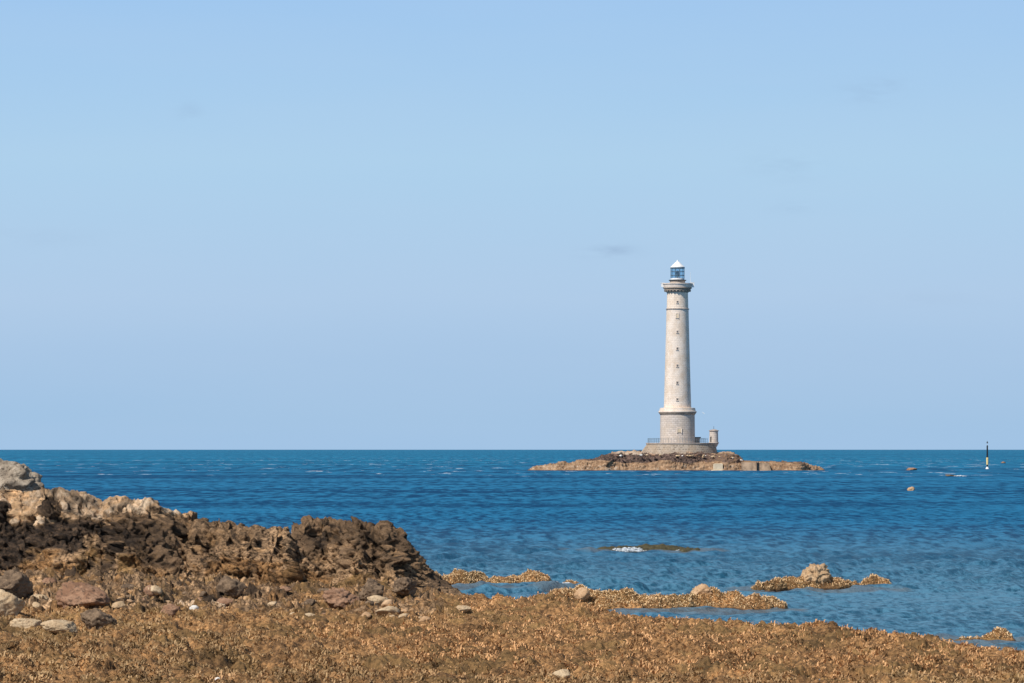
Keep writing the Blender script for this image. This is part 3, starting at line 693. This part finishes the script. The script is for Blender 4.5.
for q in range(9): m.tube((lx - .2, -1.35 + q * .05, -.2 + q * .26), (lx + .2, -1.35 + q * .05, -.2 + q * .26), .05)
m.box((lx, -1.02, .7), (.30, .25, 2.4)); m.build('ladder', M['black'], lw)
m = MB(); m.box((0, 0, 0), (2.3, 1.6, 1.5)); m.box((.1, .1, .82), (1.9, 1.3, .16)); m.box((-.2, -.1, -.85), (2.8, 1.7, .3))
tag(m.build('concrete_block', M['pale_concrete'], None, (Lx(717.5), 785.4, .9)), 'pale sunlit concrete block low on the islet shore left of the landing wall', 'block')
# ------------------------------------------------------------------ lighthouse
def zz(py): return float(wz(py, D))
TB = zz(453.8)
LH = empty('lighthouse', (float(wx(677.5, D)), D, TB)); LH.rotation_euler = (0, 0, 0)
tag(LH, 'tall tapering pale stone lighthouse with glazed lantern on a round terrace', 'lighthouse')
def hz(py): return zz(py) - TB
def pr(w): return w * K / 2
ox = (681.0 - 677.5) * K
m = MB(); rt = pr(69); rb = pr(73)
tt = hz(442.8)
m.lathe([(rb + .25, -1.6), (rb, 0), (rt, tt - .30)], 96, (ox, 0, 0)); 
terr = m.build('terrace', M['terrace'], LH, smooth=True)
m = MB(); m.lathe([(rt - .02, tt - .32), (rt + .16, tt - .30), (rt + .16, tt - .02), (rt - .1, tt), (0.0, tt)], 96, (ox, 0, 0)); m.build('coping', M['trim'], terr, smooth=True)
# sloping buttress of rubble masonry on the left of the terrace
m = MB()
bl = (646.5 - 677.5) * K; bb = (636.5 - 677.5) * K
P_ = [(bb, -3.0, -1.2), (bb, 3.0, -1.2), (bl + 4, 3.0, -1.2), (bl + 4, -3.0, -1.2), (bl + .2, -2.6, tt - .35), (bl + .2, 2.6, tt - .35), (bl + 4, 2.6, tt - .35), (bl + 4, -2.6, tt - .35)]
m.add(P_, [(3, 2, 1, 0), (4, 5, 6, 7), (0, 1, 5, 4), (1, 2, 6, 5), (2, 3, 7, 6), (3, 0, 4, 7)]); m.build('buttress', M['terrace'], LH)
# drum
d0 = hz(442.9)
m = MB(); m.lathe([(pr(35.8), d0 - .05), (pr(35.8), d0 + .25), (pr(34.9), d0 + .3), (pr(34.4), hz(413.4))], 96); m.build('pedestal', M['drum'], LH, smooth=True)
m = MB(); m.lathe([(pr(34.4), hz(413.4)), (pr(35.6), hz(412.9)), (pr(36.2), hz(412.5)), (pr(38.2), hz(412.2)), (pr(38.2), hz(411.3)), (pr(36.2), hz(411.0)), (pr(35.2), hz(408.0)), (pr(27.4), hz(407.6))], 96)
m.build('cornice', M['tower'], LH, smooth=True)
m = MB(); m.lathe([(pr(34.5), hz(415.0)), (pr(35.2), hz(414.6)), (pr(37.9), hz(412.5)), (pr(38.0), hz(412.25))], 96); m.build('cornice_soffit', M['shade'], LH, smooth=True)  # dark ring paints the shadow line below the cornice
# shaft
prof = []
for i in range(21):
    t = i / 20; py = 407.8 + (309.6 - 407.8) * t; w = 27.3 + (22.2 - 27.3) * (1 - (1 - t) ** 1.12); prof.append((pr(w), hz(py)))
m = MB(); m.lathe(prof, 96); shaft = m.build('shaft', M['tower'], LH, smooth=True)
m = MB(); m.lathe([(pr(22.2), hz(309.9)), (pr(23.4), hz(309.6)), (pr(23.4), hz(308.8)), (pr(21.6), hz(308.4))], 96); m.build('string_course', M['trim'], LH, smooth=True)
m = MB(); m.lathe([(pr(21.6), hz(308.5)), (pr(20.9), hz(292.6))], 96); m.build('upper_shaft', mat_stone('warm_tower_stone', (.92, .77, .63), (.86, .71, .575), (.76, .58, .42), .95, .45, .02, (.48, .40, .33), .3), LH, smooth=True)
# gallery
m = MB(); m.lathe([(pr(20.9), hz(292.9)), (pr(22.2), hz(292.4)), (pr(23.8), hz(291.4)), (pr(27.0), hz(290.5)), (pr(27.0), hz(289.8)), (pr(25.5), hz(289.3)), (pr(28.6), hz(288.6)), (pr(28.6), hz(287.6)), (0.01, hz(287.5))], 96)
gal = m.build('gallery', M['shade'], LH, smooth=True)  # underside shadow is in the gallery stone colour
for k in range(24):
    a = 2 * math.pi * (k + .5) / 24; m = MB(); rr = pr(24.4)
    m.box((rr * math.sin(a), -rr * math.cos(a), hz(290.9)), (.28, .55, .42), a); m.build('corbel', M['shade'], gal)
m = MB(); m.lathe([(pr(28.4), hz(287.7)), (pr(29.2), hz(285.0)), (pr(30.6), hz(284.4)), (pr(30.6), hz(283.6)), (pr(29.0), hz(283.5)), (pr(28.0), hz(287.4))], 96); m.build('parapet', M['parapet'], gal, smooth=True)
for sgn, w_, h_ in ((-1, .9, .95), (1, 1.0, 1.1)):
    m = MB(); m.box((sgn * pr(29.2), -.3, hz(285.1)), (w_, .8, h_)); m.box((sgn * (pr(29.2) + .1), -.3, hz(285.1) + h_ / 2 + .04), (w_ + .2, .9, .09)); m.build('equipment_box', M['white'], gal)
m = MB(); m.lathe([(pr(15.6), hz(287.6)), (pr(15.3), hz(281.0)), (pr(15.9), hz(280.8))], 64); m.build('lantern_base', M['drum'] if False else mat_stone('lantern_base_stone', (.66, .54, .43), (.60, .48, .38), (.55, .42, .30), .8, .4, .02, (.48, .40, .33), .2), LH, smooth=True)
m = MB(); m.lathe([(pr(15.6), hz(280.9)), (pr(17.6), hz(280.7)), (pr(17.6), hz(280.0)), (pr(14.6), hz(279.8)), (0.01, hz(279.75))], 64); m.build('catwalk', M['rust'], LH, smooth=True)
# lantern room
lan = empty('lantern', (0, 0, hz(279.8))); lan.parent = LH
g0 = 0.0; g1 = hz(267.6) - hz(279.8); R = pr(13.4)
m = MB(); m.lathe([(R, g0 + .35), (R, g1 - .1)], 48); m.build('glazing', M['glass'], lan, smooth=True)
m = MB(); m.lathe([(R + .05, g0), (R + .05, g0 + .38), (R - .1, g0 + .4)], 48); m.build('sill', M['white'], lan, smooth=True)
m = MB()
for k in range(10):
    a = 2 * math.pi * (k + .35) / 10; m.tube(((R + .03) * math.sin(a), -(R + .03) * math.cos(a), g0 + .3), ((R + .03) * math.sin(a), -(R + .03) * math.cos(a), g1), .05)
for h in (.36, .68): m.lathe([(R + .07, g0 + g1 * h - .05), (R + .07, g0 + g1 * h + .05)], 48); m.lathe([(R - .05, g0 + g1 * h + .05), (R - .05, g0 + g1 * h - .05)], 48)
m.lathe([(R + .12, g1 - .22), (R + .14, g1)], 48); m.build('glazing_bars', M['slate'], lan)
m = MB(); m.lathe([(.18, .2), (.30, .5), (.30, .7), (.25, .8), (.40, 1.0), (.52, 1.35), (.54, 1.6), (.50, 1.9), (.32, 2.15), (.1, 2.3), (0.0, 2.35)], 32); m.build('lens', M['lens'], lan, smooth=True)
m = MB(); rr = pr(14.6); zt = hz(261.2) - hz(279.8)
m.lathe([(R - .1, g1 - .02), (rr, g1), (rr, g1 + .16), (rr * .93, g1 + .22), (rr * .55, g1 + (zt - g1) * .55), (rr * .25, g1 + (zt - g1) * .88), (.12, zt), (.0, zt + .03)], 48); rf = m.build('roof', M['white'], lan, smooth=True)
m = MB(); m.lathe([(0.0, zt - .05), (.2, zt + .02), (.22, zt + .12), (.12, zt + .26), (0, zt + .3)], 24); m.build('finial', M['white'], rf, smooth=True)
m = MB(); ax = (690.4 - 677.5) * K; m.tube((ax, 0, hz(284)), (ax, 0, hz(272)), .05, .025); m.build('antenna', M['white'], LH)
# windows on the camera side, slightly left of the axis
for py, wpx, hpx in ((302.4, 1.1, 1.9), (316.2, 2.2, 4.2), (332.2, 1.2, 2.0), (349, 1.3, 2.3), (366, 1.3, 2.2), (383, 1.3, 2.3), (399.6, 1.3, 2.0)):
    z = hz(py); rr = None
    if py > 309: rr = float(np.interp(z, [p[1] for p in prof], [p[0] for p in prof]))
    else: rr = pr(21.4)
    a = math.radians(-4); dw, dh = wpx * K, hpx * K
    ww = link('window', None, None, LH, (rr * math.sin(a), -rr * math.cos(a), z)); ww.rotation_euler = (0, 0, a)
    f = MB(); t = .12
    for s in (-1, 1): f.box((s * (dw / 2 + t / 2), 0, 0), (t, .22, dh + 2 * t))
    f.box((0, 0, dh / 2 + t / 2), (dw, .22, t)); f.box((0, -.03, -dh / 2 - t / 2), (dw + 2 * t + .1, .30, t)); f.build('frame', M['parapet'], ww)
    f = MB(); f.box((0, .02, 0), (dw - .004, .12, dh - .004))
    f.build('pane', M['pane'] if hpx < 4 else M['pale_concrete'], ww)
# doorway & lintel on the pedestal
a = math.radians(3); rr = pr(34.7); dr = link('door', None, None, LH, (rr * math.sin(a), -rr * math.cos(a), hz(430.6))); dr.rotation_euler = (0, 0, a)
f = MB(); f.box((0, 0, 0), (.9, .26, .95)); f.build('door_leaf', M['pale_concrete'], dr)
f = MB()
for s in (-1, 1): f.box((s * .55, 0, -.05), (.2, .36, 1.25))
f.box((0, 0, .58), (.9, .36, .2)); f.build('frame', M['tower'], dr)
# terrace fittings
m = MB(); Rr = rt - .35
angs = [a for a in np.linspace(-165, 165, 67)]
for d in angs:
    a = math.radians(d)
    if math.sin(a) * Rr + ox > (708 - 677.5) * K: continue
    m.tube((ox + Rr * math.sin(a), -Rr * math.cos(a), tt), (ox + Rr * math.sin(a), -Rr * math.cos(a), tt + 1.1), .035, n=6)
for h in (.4, .75, 1.1):
    for i in range(len(angs) - 1):
        a, b = math.radians(angs[i]), math.radians(angs[i + 1])
        if max(math.sin(a), math.sin(b)) * Rr + ox > (708 - 677.5) * K: continue
        m.tube((ox + Rr * math.sin(a), -Rr * math.cos(a), tt + h), (ox + Rr * math.sin(b), -Rr * math.cos(b), tt + h), .03, n=5)
m.build('railing', M['slate'], LH)
sb = link('store_room', None, None, LH, ((697.2 - 677.5) * K, 2.2, tt))
m = MB(); m.box((0, 0, .6), (1.5, 2.0, 1.2)); m.build('wall', M['trim'], sb)
m = MB(); m.box((.05, 0, 1.33), (1.9, 2.3, .26)); m.build('roof', M['rust'], sb)
# turret
tx = (713.4 - 677.5) * K; tu = link('turret', None, None, LH, (tx, -1.5, 0)); h = lambda py: hz(py)
m = MB(); m.lathe([(.05, h(450.5)), (.45, h(448.5)), (.95, h(445.5)), (1.2, h(443.6)), (1.28, h(443.0)), (1.28, h(442.4)), (1.12, h(442.2)), (1.06, h(431.2))], 32); m.build('wall', M['drum'], tu, smooth=True)
m = MB(); m.lathe([(1.06, h(431.3)), (1.25, h(431.2)), (1.25, h(430.5)), (1.05, h(430.2)), (.5, h(429.4)), (.0, h(429.2))], 32); m.build('roof', M['trim'], tu, smooth=True)
m = MB(); m.tube((0, 0, h(429.4)), (0, 0, h(426.0)), .06, .03); m.build('finial', M['rust'], tu)
m = MB(); m.box((-.72, -.75, h(440) + .1), (.32, .3, 1.5), -.75); m.build('door', M['rust'], tu)

# ------------------------------------------------------------------ beacon
DB = 850.0; kb = DB / F; bz = lambda py: float(wz(py, DB))
be = empty('beacon', (float(wx(987.3, DB)), DB, 0)); tag(be, 'slender black over yellow navigation beacon standing in the sea at right', 'beacon')
m = MB(); m.lathe([(.5, -.5), (.46, bz(468.6)), (.32, bz(467.6)), (.28, bz(466.8))], 24); m.build('footing', M['white'], be, smooth=True)
m = MB(); m.tube((0, 0, bz(467)), (0, 0, bz(464.6)), .20, n=16); m.build('lower_shaft', M['black'], be)
m = MB(); m.lathe([(.18, bz(464.9)), (.29, bz(464.6)), (.29, bz(457.6)), (.18, bz(457.4))], 20); m.build('yellow_shaft', M['yellow'], be, smooth=True)
m = MB(); m.lathe([(.17, bz(457.6)), (.23, bz(457.4)), (.19, bz(446.0)), (0, bz(445.9))], 20); m.build('black_shaft', M['black'], be, smooth=True)
m = MB(); m.tube((0, 0, bz(446)), (0, 0, bz(442)), .04, n=8); m.build('mast', M['white'], be)
for q in (444.9, 442.9):
    pass
m = MB(); m.lathe([(0, bz(443.2)), (.26, bz(443.2)), (.02, bz(441.0)), (0, bz(441.0))], 20); m.build('topmark', M['black'], be)
m = MB(); m.lathe([(0, bz(446.2)), (.24, bz(446.2)), (.02, bz(444.8)), (0, bz(444.8))], 20); m.build('topmark', M['black'], be)

# ---- gull beside the tower
gl = MB()
gb, gf = ico(2)
gull = empty('gull', (float(wx(703.2, 790)), 790, float(wz(413.2, 790)))); tag(gull, 'white gull flying just right of the lighthouse cornice', 'bird')
def gull_mesh():
    # body + raised wings in one continuous mesh grown with skin
    me = bpy.data.meshes.new('body')
    vs = [(0, 0, 0), (.16, 0, .02), (.25, 0, .05), (-.18, 0, 0), (-.30, 0, .01), (.04, .25, .14), (-.02, .62, .10), (.04, -.25, .14), (-.02, -.62, .10)]
    es = [(0, 1), (1, 2), (0, 3), (3, 4), (0, 5), (5, 6), (0, 7), (7, 8)]
    me.from_pydata(vs, es, []); o = link('body', me, M['white'], gull); o.modifiers.new('s', 'SKIN'); 
    rad = [(.09, .08), (.06, .06), (.03, .03), (.06, .05), (.05, .015), (.09, .02), (.02, .01), (.09, .02), (.02, .01)]
    for i, q in enumerate(rad): me.skin_vertices[0].data[i].radius = q
    me.skin_vertices[0].data[0].use_root = True
    o.modifiers.new('u', 'SUBSURF').levels = 2; o.modifiers['u'].render_levels = 2
    return o
gull_mesh(); gull.rotation_euler = (.5, .2, .9)

# ------------------------------------------------------------------ light, sky, camera
AZ = math.radians(43); EL = math.radians(47)
sun = bpy.data.objects.new('sun', bpy.data.lights.new('sun', 'SUN')); COL.objects.link(sun)
sun.data.energy = 4.7; sun.data.angle = math.radians(.53); sun.data.color = (1, .945, .87)
from mathutils import Vector
dv = Vector((-math.sin(AZ) * math.cos(EL), -math.cos(AZ) * math.cos(EL), math.sin(EL)))
sun.rotation_euler = dv.to_track_quat('Z', 'Y').to_euler()
w = bpy.data.worlds.new('World'); scene.world = w; w.use_nodes = True; nt = w.node_tree; nt.nodes.clear(); n = N(nt)
out = nt.nodes.new('ShaderNodeOutputWorld'); bg = nt.nodes.new('ShaderNodeBackground'); nt.links.new(bg.outputs[0], out.inputs[0])
sky = nt.nodes.new('ShaderNodeTexSky'); sky.sky_type = 'NISHITA'; sky.sun_disc = False; sky.sun_elevation = EL; sky.sun_rotation = math.pi + AZ
sky.air_density = 1.0; sky.dust_density = .6; sky.ozone_density = 1.5
tc = nt.nodes.new('ShaderNodeTexCoord'); sp = nt.nodes.new('ShaderNodeSeparateXYZ'); nt.links.new(tc.outputs['Generated'], sp.inputs[0]); el = sp.outputs[2]
S = .10
cr = nt.nodes.new('ShaderNodeValToRGB'); n.put(cr.inputs[0], n.math('MULTIPLY', el, 4.0)); e = cr.color_ramp
def lin(c): return tuple((v / 255 / 12.92 if v / 255 <= .04045 else ((v / 255 + .055) / 1.055) ** 2.4) for v in c)
stops = [(0.0, (162, 195, 228)), (.04, (162, 195, 227)), (.12, (168, 198, 229)), (.19, (175, 203, 232)), (.36, (173, 208, 236)), (.56, (160, 199, 238)), (1.0, (135, 180, 228))]
while len(e.elements) < len(stops): e.elements.new(.5)
for k, (p, c) in enumerate(stops): e.elements[k].position = p; e.elements[k].color = (*[v / S for v in lin(c)], 1)
# faint high haze streaks
hz1 = n.noise(n.scale(tc.outputs['Generated'], (5, 5, 34)), 1, 5, .55)
u_ = n.math('DIVIDE', sp.outputs[0], sp.outputs[1]); ns_ = n.noise(n.scale(tc.outputs['Generated'], (60, 60, 200)), 1, 5, .6); cl = 0.0
for (cpx, cpy, sx, sy, am) in ((608, 252, 26, 6, .9), (618, 249, 12, 4, .6), (868, 98, 34, 11, .5), (886, 88, 16, 5, .5), (785, 168, 38, 14, .40), (790, 208, 24, 6, .4), (189, 116, 13, 10, .5), (40, 240, 60, 9, .25), (905, 300, 80, 8, .2)):
    du = n.math('DIVIDE', n.math('SUBTRACT', u_, (cpx - 512) / F), sx / F); dv_ = n.math('DIVIDE', n.math('SUBTRACT', el, (PYH - cpy) / F), sy / F)
    r2 = n.math('ADD', n.math('MULTIPLY', du, du), n.math('MULTIPLY', dv_, dv_))
    cl = n.math('ADD', cl, n.math('MULTIPLY', n.math('EXPONENT', n.math('MULTIPLY', r2, -1.0)), am))
cl = n.math('MULTIPLY', n.math('MULTIPLY', cl, n.ramp(ns_, .36, .62)), n.ramp(sp.outputs[1], 0.0, .5))
lowsky = n.mix(n.math('MULTIPLY', n.ramp(hz1, .35, .7), .07), cr.outputs[0], tuple(v / S for v in lin((196, 212, 232))))
lowsky = n.mix(n.math('MULTIPLY', cl, .34), lowsky, tuple(v / S for v in lin((142, 168, 200))))
c = n.mix(n.ramp(el, .16, .40), lowsky, n.mix(1.0, sky.outputs[0], (.62, .62, .62), 'MULTIPLY'))
n.put(bg.inputs[0], c); bg.inputs[1].default_value = S

cam = bpy.data.objects.new('camera', bpy.data.cameras.new('camera')); COL.objects.link(cam); scene.camera = cam
cam.location = (0, 0, HC); cam.rotation_euler = (math.radians(90), 0, 0)
cam.data.sensor_width = 36; cam.data.lens = 36 * F / 1024; cam.data.shift_y = (PYH - 341.5) / 1024
cam.data.clip_start = .5; cam.data.clip_end = 150000
scene.view_settings.view_transform = 'Standard'; scene.view_settings.look = 'None'; scene.view_settings.exposure = 0
